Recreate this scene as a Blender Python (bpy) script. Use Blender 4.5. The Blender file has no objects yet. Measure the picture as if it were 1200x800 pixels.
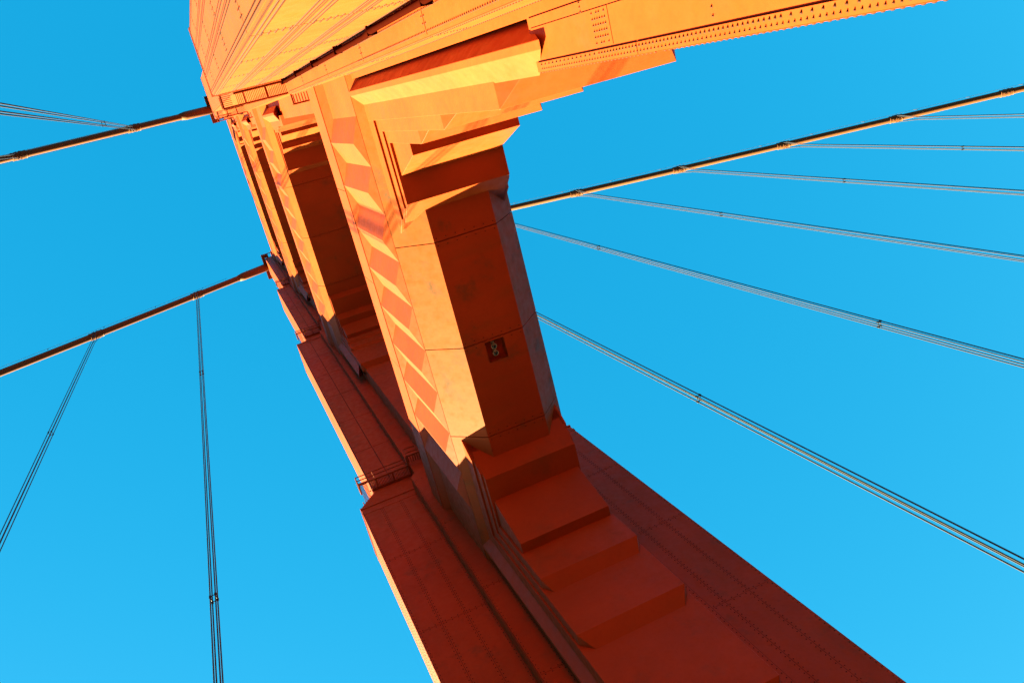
import bpy, bmesh, math, random
from mathutils import Vector, Matrix
random.seed(7)
S = bpy.context.scene
COL = S.collection

# ------------------------------------------------------------------ helpers
class MB:
    """collects polygons; build() links them as ONE mesh object"""
    def __init__(s): s.v = []; s.f = []; s.sm = []; s.riv = []
    def poly(s, pts, smooth=False):
        i = len(s.v); s.v += [tuple(p) for p in pts]
        s.f.append(tuple(range(i, i+len(pts)))); s.sm.append(smooth)
    def solid(s, verts, faces, smooth=False):
        i = len(s.v); s.v += [tuple(p) for p in verts]
        for f in faces: s.f.append(tuple(i+k for k in f)); s.sm.append(smooth)
    def box(s, a, b):
        x0, x1 = sorted((a[0], b[0])); y0, y1 = sorted((a[1], b[1])); z0, z1 = sorted((a[2], b[2]))
        s.solid([(x0,y0,z0),(x1,y0,z0),(x1,y1,z0),(x0,y1,z0),(x0,y0,z1),(x1,y0,z1),(x1,y1,z1),(x0,y1,z1)],
                [(3,2,1,0),(4,5,6,7),(0,1,5,4),(1,2,6,5),(2,3,7,6),(3,0,4,7)])
    def prism(s, poly, axis, a0, a1):
        n = len(poly)
        def P(p, a):
            return (a, p[0], p[1]) if axis == 'x' else (p[0], a, p[1]) if axis == 'y' else (p[0], p[1], a)
        vs = [P(p, a0) for p in poly] + [P(p, a1) for p in poly]
        fs = [tuple(range(n)), tuple(range(2*n-1, n-1, -1))]
        for i in range(n):
            j = (i+1) % n; fs.append((i, i+n, j+n, j))
        s.solid(vs, fs)
    def tube(s, pts, r, seg=10, cap=True, smooth=True):
        pts = [Vector(p) for p in pts]; n = len(pts); rings = []
        for i, p in enumerate(pts):
            d = (pts[min(i+1, n-1)] - pts[max(i-1, 0)]).normalized()
            up = Vector((0, 0, 1)) if abs(d.z) < .95 else Vector((1, 0, 0))
            a = d.cross(up).normalized(); b = d.cross(a).normalized()
            rr = r[i] if isinstance(r, (list, tuple)) else r
            rings.append([p + (a*math.cos(2*math.pi*k/seg) + b*math.sin(2*math.pi*k/seg))*rr for k in range(seg)])
        base = len(s.v)
        for R in rings: s.v += [tuple(q) for q in R]
        for i in range(n-1):
            for k in range(seg):
                k2 = (k+1) % seg
                s.f.append((base+i*seg+k, base+i*seg+k2, base+(i+1)*seg+k2, base+(i+1)*seg+k)); s.sm.append(smooth)
        if cap:
            s.f.append(tuple(base+k for k in range(seg))[::-1]); s.sm.append(False)
            s.f.append(tuple(base+(n-1)*seg+k for k in range(seg))); s.sm.append(False)
    def rivet(s, p, n, r=.024, h=.02):
        n = Vector(n); p = Vector(p)
        up = Vector((0, 0, 1)) if abs(n.z) < .9 else Vector((1, 0, 0))
        a = n.cross(up).normalized(); b = n.cross(a)
        vs = [p + (a*math.cos(math.pi*k/3) + b*math.sin(math.pi*k/3))*r for k in range(6)]
        vs += [p + n*h*.8 + (a*math.cos(math.pi*k/3) + b*math.sin(math.pi*k/3))*r*.6 for k in range(6)] + [p + n*h]
        fs = [(k, (k+1) % 6, 6+(k+1) % 6, 6+k) for k in range(6)] + [(6+k, 6+(k+1) % 6, 12) for k in range(6)]
        s.riv += range(len(s.f), len(s.f)+len(fs)); s.solid(vs, fs, True)
    def build(s, name, mat, parent=None, recalc=True):
        me = bpy.data.meshes.new(name); me.from_pydata(s.v, [], s.f)
        me.polygons.foreach_set('use_smooth', s.sm)
        if recalc:
            bm = bmesh.new(); bm.from_mesh(me); bmesh.ops.recalc_face_normals(bm, faces=bm.faces); bm.to_mesh(me); bm.free()
        me.materials.append(mat)
        if getattr(s, 'pat', None):
            me.materials.append(M_sunlit_patina)
            for i in s.pat: me.polygons[i].material_index = len(me.materials)-1
        if s.riv:
            me.materials.append(M_rivet)
            for i in s.riv: me.polygons[i].material_index = len(me.materials)-1
        me.update()
        o = bpy.data.objects.new(name, me); COL.objects.link(o)
        if parent: o.parent = parent
        return o

def empty(name, loc):
    o = bpy.data.objects.new(name, None); COL.objects.link(o); o.location = loc; o.empty_display_size = .5
    return o
def tag(o, label=None, cat=None, group=None, kind=None):
    if label: o['label'] = label
    if cat: o['category'] = cat
    if group: o['group'] = group
    if kind: o['kind'] = kind
    return o
def part_of(o, root):
    """parent keeping world geometry (meshes are modelled in world coordinates)"""
    o.parent = root; o.matrix_parent_inverse = Matrix.Translation(-Vector(root.location)) if root.location.length else Matrix()
    return o

# ------------------------------------------------------------------ materials
def paint(name, base, stain=.35, rust=.25, scale=1.0, rough=.5):
    m = bpy.data.materials.new(name); m.use_nodes = True
    nt = m.node_tree; N = nt.nodes; L = nt.links; b = N['Principled BSDF']
    geo = N.new('ShaderNodeNewGeometry')
    def noise(sc, det, ro, stretch=None):
        mp = N.new('ShaderNodeMapping'); L.new(geo.outputs['Position'], mp.inputs['Vector'])
        if stretch: mp.inputs['Scale'].default_value = stretch
        n = N.new('ShaderNodeTexNoise'); n.inputs['Scale'].default_value = sc*scale
        n.inputs['Detail'].default_value = det; n.inputs['Roughness'].default_value = ro
        L.new(mp.outputs[0], n.inputs['Vector']); return n.outputs['Fac']
    def ramp(fac, a, b_, lo=0., hi=1.):
        r = N.new('ShaderNodeMapRange'); L.new(fac, r.inputs['Value'])
        r.inputs['From Min'].default_value = a; r.inputs['From Max'].default_value = b_
        r.inputs['To Min'].default_value = lo; r.inputs['To Max'].default_value = hi; return r.outputs[0]
    def mix(fac, c1, c2):
        x = N.new('ShaderNodeMix'); x.data_type = 'RGBA'; L.new(fac, x.inputs['Factor'])
        for sock, c in ((x.inputs['A'], c1), (x.inputs['B'], c2)):
            if isinstance(c, tuple): sock.default_value = (*c, 1)
            else: L.new(c, sock)
        return x.outputs['Result']
    br = tuple(min(1, c*1.07) for c in base); dk = tuple(c*.90 for c in base)
    c = mix(ramp(noise(.35, 5, .6), .35, .65), dk, br)                       # large tone changes
    streak = noise(1.5, 5, .7, (.22, 1, .10))
    c = mix(ramp(streak, .52, .75, 0, stain), c, (base[0]*.55, base[1]*1.15, base[2]*1.4))   # run-off streaks
    c = mix(ramp(noise(.55, 6, .7), .57, .69, 0, stain), c, (.040, .022, .009))  # chalky, salt-bleached patches
    c = mix(ramp(noise(2.3, 9, .75), .645, .70, 0, rust), c, (.035, .006, .004)) # rust spots
    c = mix(ramp(noise(7, 6, .7), .45, .68, 0, .35), c, tuple(q*.72 for q in base))  # fine grime
    L.new(c, b.inputs['Base Color'])
    L.new(ramp(noise(3, 4, .6), .3, .7, rough-.08, rough+.14), b.inputs['Roughness'])
    b.inputs['Specular IOR Level'].default_value = .06
    bp = N.new('ShaderNodeBump'); bp.inputs['Strength'].default_value = .12; bp.inputs['Distance'].default_value = .05
    L.new(noise(1.3, 3, .5), bp.inputs['Height']); L.new(bp.outputs[0], b.inputs['Normal'])
    return m
def plain(name, col, rough=.5, metal=0., noise_amt=.2, sc=3., spec=.08):
    m = bpy.data.materials.new(name); m.use_nodes = True
    nt = m.node_tree; b = nt.nodes['Principled BSDF']
    n = nt.nodes.new('ShaderNodeTexNoise'); n.inputs['Scale'].default_value = sc; n.inputs['Detail'].default_value = 5
    g = nt.nodes.new('ShaderNodeNewGeometry'); nt.links.new(g.outputs['Position'], n.inputs['Vector'])
    x = nt.nodes.new('ShaderNodeMix'); x.data_type = 'RGBA'; nt.links.new(n.outputs['Fac'], x.inputs['Factor'])
    x.inputs['A'].default_value = (*[c*(1-noise_amt) for c in col], 1); x.inputs['B'].default_value = (*[min(1, c*(1+noise_amt)) for c in col], 1)
    nt.links.new(x.outputs['Result'], b.inputs['Base Color'])
    b.inputs['Roughness'].default_value = rough; b.inputs['Metallic'].default_value = metal
    b.inputs['Specular IOR Level'].default_value = spec
    return m
ORANGE = (.165, .0212, .0034)
M_leg = paint('weathered_orange_leg_paint', ORANGE, stain=.45, rust=.35)
M_strut = paint('weathered_orange_strut_paint', ORANGE, stain=.6, rust=.6)
M_sunlit_patina = paint('sunlit_patina_chamfer_paint', (.162, .0285, .0044), stain=.85, rust=.5)  # olive patina; the yellower base also paints in the chamfers' sunlit tone
M_pleat = paint('orange_pleat_paint', ORANGE, stain=.3, rust=.15)
M_haunch = paint('orange_haunch_paint', ORANGE, stain=.35, rust=.3)
M_rail = plain('orange_railing_paint', (.13, .021, .004), .7)
M_pipe = plain('shaded_brown_pipe_paint', (.011, .0011, .0005), 1.0, spec=0.)  # dark band of shade in the leg step, put into the pipe's colour
M_cable = plain('orange_cable_wrap', (.085, .026, .010), .6, sc=2)
M_rope = plain('galvanised_rope', (.027, .022, .033), .7, 0.)
M_clamp = plain('dark_steel_clamp', (.010, .006, .006), .5, .3)
M_rivet = plain('shadow_dark_rivet_paint', (.024, .0042, .001), .7)  # near-black tone paints in the shadow around rivets and in joints
M_lamp = plain('lamp_body_grey', (.30, .30, .26), .35, .6)
M_lens = plain('lamp_glass', (.006, .007, .008), .06, .0, spec=.5)
M_road = plain('worn_road_concrete', (.062, .044, .034), .9, sc=.8)
M_water = plain('bay_water', (.02, .05, .07), .15, sc=.01)

# ------------------------------------------------------------------ dimensions (metres, camera eye at the origin, road at z = -1.7)
XC = 9.0; YC_NEAR = -3.15; YC_FAR = 24.4; YS = YC_NEAR + YC_FAR
Z0 = -1.7
SHOULDER = [45.6, 86.7, 119.0, 150.0]
XF_NEAR = [1.74, 2.86, 4.0, 4.95]; XF_FAR = [2.0, 3.13, 4.2, 5.15]
YEND = 1.6; YMID = 2.4; YCEN = 3.64; XMID = [5.36, 5.75, 6.1, 6.3]; XCEN = 6.8

def panels(mb, P, u0, us, v0s, n, gap=.042, th=.014, pitch=.13, rows=1, vr=True, skip=None, rr=.024):
    """flat plates with open joints and rivet lines. P(u, v) -> point on the face, n its outward normal"""
    n = Vector(n)
    for i in range(len(us)-1):
        for j in range(len(v0s)-1):
            a0, a1, b0, b1 = us[i]+gap/2, us[i+1]-gap/2, v0s[j]+gap/2, v0s[j+1]-gap/2
            q = [Vector(P(a0, b0)), Vector(P(a1, b0)), Vector(P(a1, b1)), Vector(P(a0, b1))]
            top = [p + n*th for p in q]; lo = [p - n*.02 for p in q]
            mb.solid(lo+top, [(4,5,6,7),(0,1,5,4),(1,2,6,5),(2,3,7,6),(3,0,4,7)])
            # dark strips painting shadow, with grime, into the open joints beside this plate
            for (c0, c1, d0, d1) in ((us[i]-gap/2, us[i]+gap/2, b0, b1), (a0, a1, v0s[j]-gap/2, v0s[j]+gap/2)):
                mb.riv.append(len(mb.f)); mb.poly([Vector(P(c0, d0)) + n*.004, Vector(P(c1, d0)) + n*.004, Vector(P(c1, d1)) + n*.004, Vector(P(c0, d1)) + n*.004])
            if not vr: continue
            e = .07
            vv = b0 + .1
            while vv < b1 - .05:
                pt = pitch if (vv < 26 or pitch > .2) else pitch*1.6
                for k in range(rows):
                    off = e + k*.10
                    if a1 - a0 < 2*off + .05: continue
                    vz = vv + (pt/2 if k % 2 else 0)
                    mb.rivet(Vector(P(a0+off, vz)) + n*th, n, rr); mb.rivet(Vector(P(a1-off, vz)) + n*th, n, rr)
                vv += pt
            uu = a0 + .2
            while uu < a1 - .15:
                mb.rivet(Vector(P(uu, b0+.08)) + n*th, n, rr); mb.rivet(Vector(P(uu, b1-.08)) + n*th, n, rr)
                if rows == 2: mb.rivet(Vector(P(uu, b0+.22)) + n*th, n, rr); mb.rivet(Vector(P(uu, b1-.22)) + n*th, n, rr)
                uu += pitch*1.15

def rivet_line(mb, p0, p1, n, pitch, r=.024):
    p0 = Vector(p0); p1 = Vector(p1); L = (p1-p0).length; k = int(L/pitch)
    for i in range(k+1): mb.rivet(p0.lerp(p1, i/max(1, k)), n, r)

def leg(yc, sgn, xf, root):
    """sgn = direction from this leg's centre towards the other leg"""
    mb = MB()
    zprev = Z0
    for s in range(4):
        zt = SHOULDER[s]; x0 = xf[s]; x1 = 2*XC - (xf[s] if sgn < 0 else xf[s])
        if s < 3:
            xn = xf[s+1]; up = 1.45 if s == 0 else .6
            poly = [(x0, zprev), (x0, zt), (xn+.02, zt+up), (2*XC-xn-.02, zt+up), (x1, zt), (x1, zprev)]
        else:
            poly = [(x0, zprev), (x0, zt), (x0+.4, zt+.5), (x1-.4, zt+.5), (x1, zt), (x1, zprev)]
        mb.prism(poly, 'y', yc-YEND+.012*s, yc+YEND-.012*s)
        xm = XMID[s]; ym = YMID - .12*s; zm = zt + (.55 if s < 3 else -.4)
        # middle tier: top edge with cut corners
        pm = [(xm, zprev), (xm, zm-.75), (xm+.55, zm), (2*XC-xm-.55, zm), (2*XC-xm, zm-.75), (2*XC-xm, zprev)]
        mb.prism(pm, 'y', yc-ym, yc+ym)
        zprev = zt - .3
    mb.box((XCEN, yc-YCEN, Z0), (2*XC-XCEN, yc+YCEN, 149.0))
    for sx in (-1, 1):
        for sy in (-1, 1):
            a = yc + sy*(YMID-.06); b = yc + sy*2.615
            mb.box((XC+sx*2.5, a, Z0), (XC+sx*1.9, b, 33.8))
    mb.box((XC-2.2, yc-1.9, 149.0), (XC+2.2, yc+1.9, 152.6))            # saddle housing
    mb.box((XC-2.6, yc-2.1, 152.6), (XC+2.6, yc+2.1, 153.1))
    # ---- riveted plates on the faces that look at the roadway and along it
    zsA = [Z0, 5.2, 11.6, 18.2, 25.3, 32.0, 38.8, 44.9]
    near = sgn > 0
    yin = yc + sgn*YEND; ymid = yc + sgn*YMID; ycen = yc + sgn*YCEN
    pit = .13 if near else .26; rr = .031 if near else .028
    for mir in (0, 1):
        X = (lambda x: x) if not mir else (lambda x: 2*XC - x)
        nx = (-1, 0, 0) if not mir else (1, 0, 0)
        if near and mir: continue
        # end face
        panels(mb, lambda u, v: (X(xf[0]), u, v), 0, [yc-YEND+.03, yc-.55, yc+.55, yc+YEND-.03], zsA, nx, pitch=pit, rows=2 if near else 1, rr=rr, gap=.055 if near else .018)
        # roadway side face of the end tier
        panels(mb, lambda u, v: (X(u), yin, v), 0, [xf[0]+.03, xf[0]+1.12, xf[0]+2.3, XMID[0]-.02], zsA, (0, sgn, 0), pitch=pit, rows=2 if near else 1, rr=rr, gap=.055 if near else .018)
        # step
        panels(mb, lambda u, v: (X(XMID[0]), yc+sgn*u, v), 0, [YEND+.16, YMID-.02], zsA, nx, pitch=pit, rows=1, rr=rr, vr=near)
        # middle tier
        panels(mb, lambda u, v: (X(u), ymid, v), 0, [XMID[0]+.02, XCEN-.34], zsA, (0, sgn, 0), pitch=pit, rows=1, rr=rr, gap=.042 if near else .018)
        # cover plates of the centre block below the rib
        XB = XC - 2.55
        mb.box((X(XB), yc+sgn*2.35, Z0), (X(XCEN+.05), yc+sgn*3.615, 15.3))
        fP = lambda u, v: (X(XB), yc+sgn*u, v)
        panels(mb, fP, 0, [2.63, 2.81], [Z0, 5.0, 10.4, 15.2], nx, gap=.02, th=.02, pitch=pit, rows=1, rr=rr)
        panels(mb, fP, 0, [2.81, 3.40], [Z0, 6.4, 12.1, 15.2], nx, gap=.02, th=.016, vr=False)
        panels(mb, fP, 0, [3.43, 3.615], [Z0, 5.6, 11.4, 15.2], nx, gap=.02, th=.024, vr=False)
        if near:
            q = lambda u, v, t: Vector((X(XB) - t, yc+sgn*u, v))
            v = Z0 + .3
            while v < 15.0:
                mb.rivet(q(3.49, v, .024), nx, .022); v += .10 if 8 < v < 12.6 else .17
            v = Z0 + .4
            while v < 15.0: mb.rivet(q(3.565, v, .024), nx, .016); v += .10
            for a in range(6):
                for b in range(6):
                    if (a in (0, 5) and b in (1, 4)): continue
                    mb.rivet(q(2.88 + .092*a, 12.22 + .085*b, .016), nx, .02)
                    mb.rivet(q(2.88 + .092*a, 6.52 + .085*b, .016), nx, .02)
            for a in range(5): mb.rivet(q(2.88 + .11*a, 9.4, .016), nx, .02)
            for k in range(3): mb.rivet(q(2.66 + .07*k, 13.0, .02), nx, .02)
        # upper sections, simpler
        for s in (1, 2, 3):
            za = SHOULDER[s-1]+1.7; zb = SHOULDER[s]-.3
            zs = [za + (zb-za)*k/6 for k in range(7)]
            panels(mb, lambda u, v: (X(u), yin, v), 0, [xf[s]+.03, (xf[s]+XMID[s])/2, XMID[s]-.03], zs, (0, sgn, 0), gap=.05, th=.03, vr=False)
            panels(mb, lambda u, v: (X(xf[s]), u, v), 0, [yc-YEND+.03, yc, yc+YEND-.03], zs, nx, gap=.05, th=.03, vr=False)
    panels(mb, lambda u, v: (u, ycen, v), 0, [XCEN+.02, XC-.9, XC+.9, 2*XC-XCEN-.02], [Z0, 5.2, 11.6, 17.0], (0, sgn, 0), pitch=pit, rows=1, rr=rr)
    # heavy splice band and rim at each shoulder
    for s in range(3):
        zt = SHOULDER[s]; x0 = xf[s]
        mb.box((x0-.03, yc-YEND-.03, zt-.9), (2*XC-x0+.03, yc+YEND+.03, zt-.62))
        mb.box((x0-.045, yc-YEND-.045, zt-.18), (2*XC-x0+.045, yc+YEND+.045, zt+.0))
        if near:
            rivet_line(mb, (x0-.03, yc-YEND, zt-.76), (x0-.03, yc+YEND, zt-.76), (-1, 0, 0), .2)
    name = 'tower_leg'
    o = mb.build(name, M_leg); part_of(o, root)
    return o

# ------------------------------------------------------------------ portal struts
def strut(root, zsof, zya, ztop_r, ztop_v, ztop, kw, hw, depth, fx, prof, layers, rib_bottom, light=False):
    """kw/hw: half widths of soffit and wall; depth: pleat relief; fx: fascia half width
       prof: haunch profile; all in metres from XC"""
    ya, yb = -.9, YS + .9
    body = MB()
    # soffit as panels with open joints (and the opening for the floodlight)
    ys = [ya, 6.35, 11.02, 15.3, yb] if light else [ya, 6.1, 10.7, 15.2, yb]
    g = .018
    for i in range(len(ys)-1):
        y0, y1 = ys[i]+g, ys[i+1]-g
        if light and i == 2:
            hx0, hx1, hy0, hy1 = 8.56, 9.44, 11.12, 12.04
            for a, b in (((XC-kw, y0), (hx0, y1)), ((hx1, y0), (XC+kw, y1)), ((hx0, y0), (hx1, hy0)), ((hx0, hy1), (hx1, y1))):
                body.box((a[0], a[1], zsof), (b[0], b[1], zsof+.1))
            body.box((hx0-.02, hy0-.02, zsof+.42), (hx1+.02, hy1+.02, zsof+.46))
            for a, b in (((hx0-.03, hy0-.03), (hx0, hy1+.03)), ((hx1, hy0-.03), (hx1+.03, hy1+.03)), ((hx0, hy0-.03), (hx1, hy0)), ((hx0, hy1), (hx1, hy1+.03))):
                body.box((a[0], a[1], zsof+.012), (b[0], b[1], zsof+.42))
        else:
            body.box((XC-kw, y0, zsof), (XC+kw, y1, zsof+.1))
        for sx in (-1, 1):
            # chamfer plate
            d = .05
            pl = [(XC+sx*kw, zsof+.002), (XC+sx*hw, zya-.085), (XC+sx*(hw-.08), zya-.085+.05), (XC+sx*(kw-.08), zsof+.09)]
            if not hasattr(body, 'pat'): body.pat = []
            k0 = len(body.f); body.prism(pl, 'y', y0, y1); body.pat += range(k0, len(body.f))
    for y in ys[1:-1]:                                         # bolt heads beside the joints
        for dy in (-.16, .16):
            x = XC - kw + .12
            while x < XC + kw - .05:
                body.rivet((x, y+dy, zsof), (0, 0, -1), .028, .02); x += .42
    # dark core behind the joints
    body.prism([(XC-kw+.12, zsof+.11), (XC-hw+.16, zya+.05), (XC-hw+.16, ztop-.1), (XC+hw-.16, ztop-.1), (XC+hw-.16, zya+.05), (XC+kw-.12, zsof+.11)]
               if not light else
               [(XC-kw+.12, zsof+.5), (XC-hw+.16, zya+.05), (XC-hw+.16, ztop-.1), (XC+hw-.16, ztop-.1), (XC+hw-.16, zya+.05), (XC+kw-.12, zsof+.5)], 'y', ya+.05, yb-.05)
    # top fascia
    fys = [ya, 4.2, 8.9, 13.5, 17.6, yb]
    for i in range(5):
        y0, y1 = fys[i]+.012, fys[i+1]-.012
        for sx in (-1, 1):
            body.prism([(XC+sx*(hw-.15), ztop_r+.05), (XC+sx*hw, ztop_r+.02), (XC+sx*fx, ztop_r-.01), (XC+sx*fx, ztop), (XC+sx*(hw-.15), ztop)], 'y', y0, y1)
    body.box((XC-fx+.05, ya+.02, ztop-.09), (XC+fx-.05, yb-.02, ztop-.03))
    o = body.build('portal_strut', M_strut); part_of(o, root)
    # pleated wall panels
    slope = (zya - zsof) and (hw-kw)/(zya-zsof)
    for sx in (-1, 1):
        p = MB()
        vall = [.85 + 2.045*k for k in range(10)]
        off = 0 if sx < 0 else -depth
        xv = XC + sx*(hw+off); xr = XC + sx*(hw+depth+off)
        zr = zya + depth/slope*.98
        p.poly([(xv, ya, zya), (xv, vall[0], zya), (xv, vall[0], ztop_v), (xv, ya, ztop_v)])
        p.poly([(xv, vall[-1], zya), (xv, yb, zya), (xv, yb, ztop_v), (xv, vall[-1], ztop_v)])
        for k in range(9):
            a, c = vall[k], vall[k+1]; b = (a+c)/2
            p.poly([(xv, a, zya), (xr, b, zr), (xr, b, ztop_r), (xv, a, ztop_v)])
            p.poly([(xr, b, zr), (xv, c, zya), (xv, c, ztop_v), (xr, b, ztop_r)])
            p.poly([(xv, a, zya), (xv, c, zya), (xr, b, zr)])
            if k: p.poly([(xv, a, ztop_v), (xr, b, ztop_r), (xr, b-2.045, ztop_r)])
        b0 = (vall[0]+vall[1])/2; b1 = (vall[8]+vall[9])/2
        p.poly([(xv, ya, ztop_v), (xv, vall[0], ztop_v), (xr, b0, ztop_r), (xr, ya, ztop_r)])
        p.poly([(xv, vall[-1], ztop_v), (xv, yb, ztop_v), (xr, yb, ztop_r), (xr, b1, ztop_r)])
        q = p.build('pleated_panel', M_pleat, recalc=False); part_of(q, o); q.parent = o; q.matrix_parent_inverse = Matrix()
    # stepped corner haunches
    for end in (0, 1):
        Y = (lambda y: y) if not end else (lambda y: YS - y)
        h = MB()
        for L in layers:
            w = L['w']
            if 'poly' in L:
                for pl in L['poly']: h.prism([(Y(a), b) for a, b in pl], 'x', XC-w, XC+w)
            if 'jamb' in L:
                yi, yo, zb, ztj, drop, hip = L['jamb']
                w += .003; x0, x1 = XC-w, XC+w
                vs = [(x0, Y(yo), zb), (x1, Y(yo), zb), (x1, Y(yi), zb), (x0, Y(yi), zb),
                      (x0, Y(yo), ztj), (x1, Y(yo), ztj), (x1, Y(yi), ztj), (x0, Y(yi), ztj),
                      (x0+hip, Y(yi), zb-drop), (x1-hip, Y(yi), zb-drop)]
                h.solid(vs, [(0,1,5,4),(1,2,6,5),(3,0,4,7),(4,5,6,7),(0,1,9,8),(0,8,3),(1,2,9),(2,6,7,3,8,9)])
        for sx in (-1, 1):
            # vertical V rib hugging the leg
            yr = -.02; xr = hw
            pts = [(XC+sx*(hw-.55), Y(yr-.55)), (XC+sx*(hw-.50), Y(yr-.53)), (XC+sx*hw, Y(yr-.09)), (XC+sx*hw, Y(yr+.085)), (XC+sx*(hw-.36), Y(yr+.56)), (XC+sx*(hw-.55), Y(yr+.56))]
            n = len(pts); vs = []
            for (x, y) in pts: vs.append((x, y, rib_bottom - 1.0 + 3.2*(hw - abs(x-XC))))
            for (x, y) in pts: vs.append((x, y, zya))
            h.solid(vs, [tuple(range(n)), tuple(range(2*n-1, n-1, -1))] + [(i, i+n, (i+1) % n+n, (i+1) % n) for i in range(n)])
        q = h.build('corner_haunch', M_haunch); q.parent = o
        bv = q.modifiers.new('edge', 'BEVEL'); bv.width = .007; bv.segments = 1; bv.limit_method = 'ANGLE'
    return o

tower = empty('bridge_tower', (XC, YS/2, Z0))
tag(tower, 'orange art deco suspension bridge tower of two stepped legs joined by pleated cross struts', 'bridge tower')
leg_near = leg(YC_NEAR, 1, XF_NEAR, tower); tag(leg_near, 'sunlit golden orange leg with riveted plates')
leg_far = leg(YC_FAR, -1, XF_FAR, tower); tag(leg_far, 'dark red leg in shade with bright sunlit edge')

# ---- lowest strut
def cut(z, a=4.92, z0=32.47, k=.74): return a + k*(z-z0)
Z1 = 32.47; ZT = 34.0
layers1 = [
    dict(w=2.37, poly=[[(.2, 32.7), (cut(32.7), 32.7), (cut(ZT), ZT), (.2, ZT)]], jamb=(.2, 1.13, 18.4, ZT-.05, .85, .75)),
    dict(w=2.28, poly=[[(.25, 32.05), (cut(32.05), 32.05), (cut(33.4), 33.4), (.25, 33.4)]], jamb=(1.08, 1.577, 23.65, 33.3, .62, .45)),
    dict(w=2.20, poly=[[(.3, 31.72), (4.45, 31.72), (cut(33.0), 33.0), (.3, 33.0)]], jamb=(1.5, 2.03, 26.95, 32.9, .58, .32)),
    dict(w=2.09, poly=[[(.35, 29.05), (2.49, 29.05), (3.34, 31.75), (3.3, 32.6), (.35, 32.6)]]),
]
strut(tower, Z1, 34.1, 40.35, 39.82, 42.7, 1.39, 2.70, .35, 3.07, None, layers1, 15.6, light=True)
# ---- second strut
def cut2(z): return 5.15 + .9*(z-74.1)
layers2 = [
    dict(w=2.42, poly=[[(.2, 74.6), (cut2(74.6), 74.6), (cut2(75.2), 75.2), (.2, 75.2)]], jamb=(.2, .95, 65.0, 75.1, .4, .5)),
    dict(w=2.36, poly=[[(.25, 74.25), (cut2(74.25), 74.25), (cut2(75.0), 75.0), (.25, 75.0)]], jamb=(.9, 1.2, 69.4, 75.0, .3, .3)),
    dict(w=2.30, poly=[[(.3, 73.75), (4.72, 73.75), (cut2(74.8), 74.8), (.3, 74.8)]], jamb=(1.1, 1.45, 70.9, 74.7, .3, .3)),
    dict(w=2.22, poly=[[(.3, 73.2), (2.9, 73.2), (3.32, 73.8), (3.3, 74.4), (.3, 74.4)]]),
    dict(w=2.12, poly=[[(.35, 71.6), (1.78, 71.6), (2.36, 73.25), (2.36, 74.2), (.35, 74.2)]]),
]
strut(tower, 74.1, 75.3, 79.5, 79.0, 81.2, 2.36, 2.82, .30, 3.12, None, layers2, 66.0)
def cut3(z): return 3.62 + .9*(z-107.0)
layers3 = [
    dict(w=2.36, poly=[[(.2, 107.3), (cut3(107.3), 107.3), (cut3(107.9), 107.9), (.2, 107.9)]], jamb=(.2, .8, 99.0, 107.8, .4, .5)),
    dict(w=2.28, poly=[[(.3, 106.65), (3.3, 106.65), (cut3(107.6), 107.6), (.3, 107.6)]], jamb=(.75, 1.0, 102.5, 107.5, .3, .3)),
    dict(w=2.20, poly=[[(.3, 106.05), (2.45, 106.05), (2.85, 106.7), (2.8, 107.3), (.3, 107.3)]]),
    dict(w=2.12, poly=[[(.35, 104.0), (1.25, 104.0), (2.0, 106.1), (2.0, 107.2), (.35, 107.2)]]),
]
strut(tower, 107.0, 108.0, 110.8, 110.4, 112.4, 2.22, 2.66, .26, 2.93, None, layers3, 100.0)
def cut4(z): return 3.4 + .9*(z-136.5)
layers4 = [
    dict(w=2.40, poly=[[(.2, 136.8), (cut4(136.8), 136.8), (cut4(137.3), 137.3), (.2, 137.3)]], jamb=(.2, .8, 129.0, 137.2, .4, .5)),
    dict(w=2.32, poly=[[(.3, 136.1), (3.05, 136.1), (cut4(137.0), 137.0), (.3, 137.0)]], jamb=(.75, 1.0, 132.0, 136.9, .3, .3)),
    dict(w=2.24, poly=[[(.3, 135.5), (2.6, 135.5), (2.95, 136.15), (2.9, 136.8), (.3, 136.8)]]),
    dict(w=2.16, poly=[[(.35, 133.4), (1.2, 133.4), (1.95, 135.55), (1.95, 136.6), (.35, 136.6)]]),
]
strut(tower, 136.5, 137.4, 141.5, 141.3, 144.0, 2.34, 2.60, .16, 2.72, None, layers4, 130.0)

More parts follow.
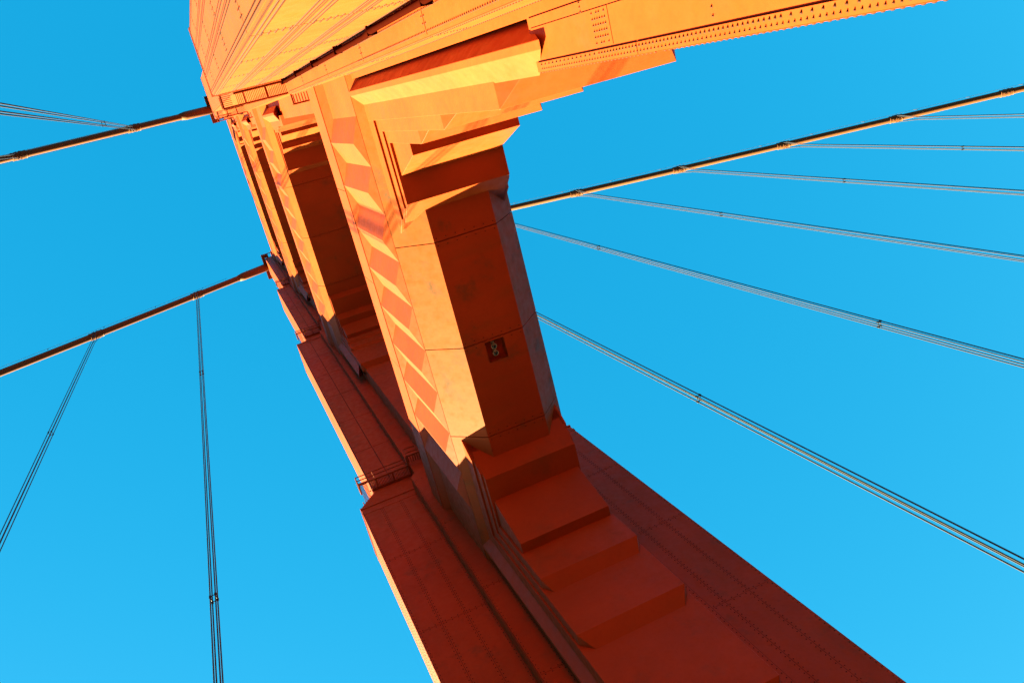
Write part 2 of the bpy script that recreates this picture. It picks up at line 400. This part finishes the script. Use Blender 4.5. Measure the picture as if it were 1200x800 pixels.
# ------------------------------------------------------------------ catwalk platforms, pipe on the legs
def platform(leg_o, yc, sgn, xf, xmid, z, w=.72, topz=1.15):
    fr = MB()
    yi = yc + sgn*YEND; yo = yi + sgn*w
    xa = xf - .75; xb = xmid - .1
    B = fr.box
    t = .09
    # channels
    B((xf-.02, yi+sgn*.02, z), (xb, yi+sgn*(.02+t), z+.16)); B((xa, yo-sgn*t, z), (xb, yo, z+.16))
    B((xa, yc-YEND, z), (xa+t, yo-sgn*t, z+.16)); B((xf-.1-t, yc-YEND, z), (xf-.1, yi, z+.16))
    n = int((xb-xa)/.09)
    for i in range(n):
        x = xa + .1 + i*.09
        if x > xf: B((x, yi+sgn*.12, z+.09), (x+.03, yo-sgn*.1, z+.125))
    m = int((2*YEND+w)/.09)
    for i in range(m):
        y = yc - sgn*YEND + sgn*(.05 + i*.09)
        B((xa+t, y, z+.09), (xf-.2, y+sgn*.03, z+.125))
    for i in range(4):
        x = xa + (xb-xa)*i/3
        B((x, yo-sgn*.06, z+.16), (x+.055, yo, z+topz))
        B((x, yi+sgn*.1, z-.02), (x+.07, yo, z-.001))
    for i in range(4):
        y = yc - YEND + (2*YEND)*i/3
        B((xa, y, z+.16), (xa+.055, y+.055, z+topz))
    for hh in (.6, topz):
        B((xa-.004, yo-sgn*.05, z+hh-.022), (xb, yo+sgn*.004, z+hh+.022))
        B((xa-.004, yc-YEND, z+hh-.03), (xa+.05, yo-sgn*.055, z+hh+.03))
    # side wing along the step of the next tier
    yo2 = yc + sgn*(YMID+.55)
    B((xb, yi+sgn*.3, z+.0), (xb+.09, yo2, z+.15)); B((xb+.09, yo2-sgn*.09, z), (xb+1.0, yo2, z+.15))
    for i in range(6):
        B((xb+.12+.15*i, yc+sgn*(YMID+.02), z+.08), (xb+.17+.15*i, yo2-sgn*.1, z+.12))
    for hh in (.5, topz):
        B((xb+.1, yo2-sgn*.05, z+hh-.03), (xb+1.0, yo2, z+hh+.03))
    for x in (xb+.12, xb+.9): B((x, yo2-sgn*.06, z+.15), (x+.055, yo2-sgn*.055+sgn*.05, z+topz))
    o = fr.build('maintenance_platform', M_rail); o.parent = leg_o; return o
for lo, yc, sg, xf in ((leg_near, YC_NEAR, 1, XF_NEAR), (leg_far, YC_FAR, -1, XF_FAR)):
    for s in (1, 2, 3):
        platform(lo, yc, sg, xf[s], XMID[s], SHOULDER[s-1] + 1.75)
    # railing round the saddle
    r = MB(); zt = 150.5
    for hh in (.55, 1.1):
        for y in (yc-YEND-.5, yc+YEND+.5): r.box((xf[3]-.5, y-.03, zt+hh-.03), (XC*2-xf[3]+.5, y+.03, zt+hh+.03))
        r.box((xf[3]-.53, yc-YEND-.5, zt+hh-.03), (xf[3]-.47, yc+YEND+.5, zt+hh+.03))
    for i in range(7):
        y = yc - YEND - .5 + (2*YEND+1)*i/6
        r.box((xf[3]-.53, y-.03, zt-.1), (xf[3]-.47, y+.03, zt+1.1))
    r.box((xf[3]-.6, yc-YEND-.6, zt-.2), (xf[3]+.6, yc-YEND+.01, zt-.1)); r.box((xf[3]-.6, yc+YEND-.01, zt-.2), (xf[3]+.6, yc+YEND+.6, zt-.1))
    r.box((xf[3]-.6, yc-YEND+.012, zt-.2), (xf[3]-.03, yc+YEND-.012, zt-.1))
    o = r.build('maintenance_platform', M_rail); o.parent = lo
# conduit in the step of the near leg
pp = MB()
px, py = XMID[0]-.20, YC_NEAR+YEND+.16
pp.tube([(px, py, Z0), (px, py, 22.6), (px+.05, py+.03, 23.6), (px+.05, py+.03, 45.5)], .085, 10)
z = 1.0
while z < 45:
    pp.box((px-.09, py-.16, z), (px+.2, py+.11, z+.04)); pp.box((px+.08, py-.16, z-.08), (px+.2, py-.05, z+.13)); z += 5.4
o = pp.build('service_pipe', M_pipe); o.parent = leg_near

# parts were modelled in world coordinates: cancel the tower root's offset once
# (part_of() set matrix_parent_inverse for legs and struts; their children inherit it)

# ------------------------------------------------------------------ floodlight in the lowest soffit
fl = empty('floodlight', (9.0, 11.58, Z1+.42))
tag(fl, 'twin floodlight sunk in a square recess under the lowest cross strut', 'floodlight')
br = MB(); br.box((-.07, -.30, -.06), (.07, .30, -.002)); br.box((-.04, -.05, -.14), (.04, .05, -.06)); br.build('bracket', M_lamp, fl)
for dy in (-.155, .155):
    hd = MB(); hd.tube([(0, dy, -.06), (-.01, dy, -.14), (-.03, dy+.01, -.26), (-.035, dy+.012, -.30)], [.06, .10, .125, .13], 16)
    h = hd.build('lamp_head', M_lamp, fl)
    ln = MB(); ln.tube([(-.036, dy+.012, -.301), (-.039, dy+.013, -.325), (-.041, dy+.014, -.335)], [.105, .085, .03], 16); ln.build('lens', M_lens, h)

# ------------------------------------------------------------------ cables
def cz(x):
    d = abs(x-XC); return 152.4 - .515*d + .00042*d*d
def main_cable(yc, label, bands_x):
    root = empty('main_cable', (XC, yc, 152.4)); tag(root, label, 'cable', 'main suspension cables')
    def loc(x, y, z): return (x-XC, y-yc, z-152.4)
    m = MB(); xs = [-150+4*i for i in range(38)] + [XC-3, XC, XC+3] + [12+4*i for i in range(70)]
    xs = sorted(set(xs))
    m.tube([loc(x, yc, cz(x) if abs(x-XC) > 3 else cz(XC-3)+.35*(1-abs(x-XC)/3)) for x in xs], .47, 16)
    m.build('cable', M_cable, root)
    for sx in (-1, 1):
        s = MB(); x0 = XC + sx*3.6; x1 = XC + sx*9.2
        s.tube([loc(x0, yc, cz(x0)), loc(x1-sx*.8, yc, cz(x1-sx*.8)), loc(x1, yc, cz(x1))], [.68, .66, .52], 16); s.build('cable_sleeve', M_cable, root)
    # hand ropes above the cable
    for dy in (-.55, .55):
        hr = MB(); hr.tube([loc(x, yc+dy, cz(x)+1.25) for x in xs if abs(x-XC) > 4 and x < XC], .02, 5); hr.tube([loc(x, yc+dy, cz(x)+1.25) for x in xs if abs(x-XC) > 4 and x > XC], .02, 5)
        for k in range(-9, 18):
            x = XC + 7.6*k
            if abs(x-XC) > 6: hr.box(loc(x-.03, yc+dy-.03, cz(x)+.4), loc(x+.03, yc+dy+.03, cz(x)+1.27))
        hr.build('hand_rope', M_rope, root)
    for x in bands_x:
        b = MB(); n = Vector((1, 0, (cz(x+.5)-cz(x-.5))))
        n.normalize(); c = Vector(loc(x, yc, cz(x)))
        ks = [-1.0, -.96, -.9, -.86, .86, .9, .96, 1.0]; rs = [.49, .585, .585, .55, .55, .585, .585, .49]
        b.tube([c + n*k for k in ks], rs, 16, smooth=False)
        for t in (-.33, .33):
            b.tube([c + n*(t-.13), c + n*(t-.12), c + n*(t+.12), c + n*(t+.13)], [.545, .60, .60, .545], 16, smooth=False)
        for sy in (-1, 1):                                   # bolt flanges top and bottom
            up = Vector((-n.z, 0, n.x))*sy
            for t in (-.75, -.5, 0, .5, .75):
                p = c + n*t + up*.57
                b.box(p - Vector((.05, .14, .05)), p + Vector((.05, .14, .05)))
        b.build('cable_band', M_cable, root)
    return root
XL = [-7.3, -22.6, -38.0]
XR = [25.4, 41.0, 56.4, 72.2, 87.8, 104.3, 120.2]
main_cable(YC_NEAR, 'main cable running left from the sunlit golden leg, higher of the two at left', XL + XR)
main_cable(YC_FAR, 'main cable passing through the shaded red leg and out behind the struts to the right', XL + XR)

def suspender(x, yc, label, grp):
    zt = cz(x); root = empty('suspender', (x, yc, Z0)); tag(root, label, 'suspender', grp)
    H = zt - Z0
    a, b = .15, .19
    # four rope legs hanging from two loops over the band
    for sx in (-1, 1):
        for sy in (-1, 1):
            r = MB(); pts = [(sx*.18, 0, H+.62), (sx*.19, sy*.36, H+.46), (sx*.18, sy*.60, H+.05), (sx*.17, sy*.46, H-1.0), (sx*a, sy*b, H-4.5), (sx*a, sy*b, .2)]
            r.tube(pts, .040, 8); r.build('rope', M_rope, root)
    for zz in (45.3 if yc > 0 else 42.3, (zt+45)/2):
        c = MB(); zc = zz - Z0
        for sx in (-1, 1):
            for sy in (-1, 1): c.tube([(sx*a, sy*b, zc-.10+.05*sx), (sx*a, sy*b, zc+.10+.05*sx)], .072, 8)
        for sx in (-1, 1): c.tube([(sx*a, -b, zc+.05*sx), (sx*a, b, zc+.05*sx)], .026, 6)
        for sy in (-1, 1): c.tube([(-a, sy*b, zc-.05), (a, sy*b, zc+.05)], .026, 6)
        c.build('spacer', M_clamp, root)
    s = MB(); s.box((-.35, -.48, -.0), (.35, .48, .35)); s.build('socket', M_cable, root)
    return root
G = 'suspender ropes hanging from the main cables'
suspender(XL[0], YC_NEAR, 'pair of ropes fanning left across sky at upper left beside the sunlit golden leg', G)
suspender(XL[1], YC_NEAR, 'ropes leaving the upper left cable right at the left picture edge', G)
suspender(XL[0], YC_FAR, 'near vertical suspender ropes left of the shaded red leg, closest to it', G)
suspender(XL[1], YC_FAR, 'suspender ropes slanting down to the left edge from the lower left cable', G)
names = ['lowest suspender ropes at right, slanting from the strut edge to the lower right corner',
         'second suspender ropes from the bottom on the right, starting behind the strut edge',
         'third suspender ropes up on the right, hung from the cable band nearest the strut',
         'fourth suspender ropes up on the right, hung from the second visible cable band',
         'second highest suspender ropes on the right, running almost level to the edge',
         'highest and shortest suspender ropes on the right, close under the cable at the edge']
for x, n in zip(XR[:6], names): suspender(x, YC_FAR, n, G)

# ------------------------------------------------------------------ setting below
def slab(name, a, b, mat):
    m = MB(); m.box(a, b); o = m.build(name, mat); tag(o, kind='structure'); return o
slab('road', (-220, .6, Z0-.6), (320, 20.6, Z0), M_road)
slab('pavement', (-220, -8.5, Z0-.6), (320, .55, Z0+.13), M_road)
slab('pavement', (-220, 20.65, Z0-.6), (320, 29.5, Z0+.13), M_road)
w = MB(); w.poly([(-30000, -30000, -68), (30000, -30000, -68), (30000, 30000, -68), (-30000, 30000, -68)])
o = w.build('water', M_water); tag(o, kind='structure')

# ------------------------------------------------------------------ light
ELEV = math.radians(11); sdir = Vector((-.58*math.cos(ELEV), .815*math.cos(ELEV), math.sin(ELEV))).normalized()
W = bpy.data.worlds.new('World'); S.world = W; W.use_nodes = True
nt = W.node_tree; bg = nt.nodes['Background']
sky = nt.nodes.new('ShaderNodeTexSky'); sky.sky_type = 'NISHITA'; sky.sun_disc = False
sky.sun_elevation = ELEV; sky.sun_rotation = math.atan2(sdir.x, sdir.y)
sky.altitude = 0; sky.air_density = 1.0; sky.dust_density = .3; sky.ozone_density = 1.0
hs = nt.nodes.new('ShaderNodeHueSaturation'); hs.inputs['Saturation'].default_value = 1.56; hs.inputs['Hue'].default_value = .456; hs.inputs['Value'].default_value = .46
mx = nt.nodes.new('ShaderNodeMix'); mx.data_type = 'RGBA'; mx.inputs['Factor'].default_value = .64
mx.inputs['B'].default_value = (.007, .37, .80, 1)          # deep polarised azure mixed into the physical sky
nt.links.new(sky.outputs[0], hs.inputs['Color']); nt.links.new(hs.outputs[0], mx.inputs['A']); nt.links.new(mx.outputs['Result'], bg.inputs['Color'])
bg.inputs['Strength'].default_value = .05
sl = bpy.data.lights.new('Sun', 'SUN'); sl.energy = 4.6; sl.angle = math.radians(.5); sl.color = (1, 1, .5)
so = bpy.data.objects.new('Sun', sl); COL.objects.link(so); so.rotation_euler = (-sdir).to_track_quat('-Z', 'Y').to_euler(); so.location = (-40, 60, 80)

# ------------------------------------------------------------------ camera (solved from the photograph's three vanishing points)
R = [[0.90443268, 0.23604846, -0.35536269], [-0.32797429, 0.91741887, -0.22533416], [0.27282666, 0.32034941, 0.90716144]]
cd = bpy.data.cameras.new('Camera'); cd.sensor_width = 36; cd.lens = 967.45/1200*36; cd.clip_start = .1; cd.clip_end = 60000
co = bpy.data.objects.new('Camera', cd); COL.objects.link(co)
co.matrix_world = Matrix(((R[0][0], -R[1][0], -R[2][0], 0), (R[0][1], -R[1][1], -R[2][1], 0), (R[0][2], -R[1][2], -R[2][2], 0), (0, 0, 0, 1)))
S.camera = co
S.view_settings.view_transform = 'Standard'; S.view_settings.look = 'None'; S.view_settings.gamma = 1; S.view_settings.use_curve_mapping = False
S.view_settings.exposure = 4.45
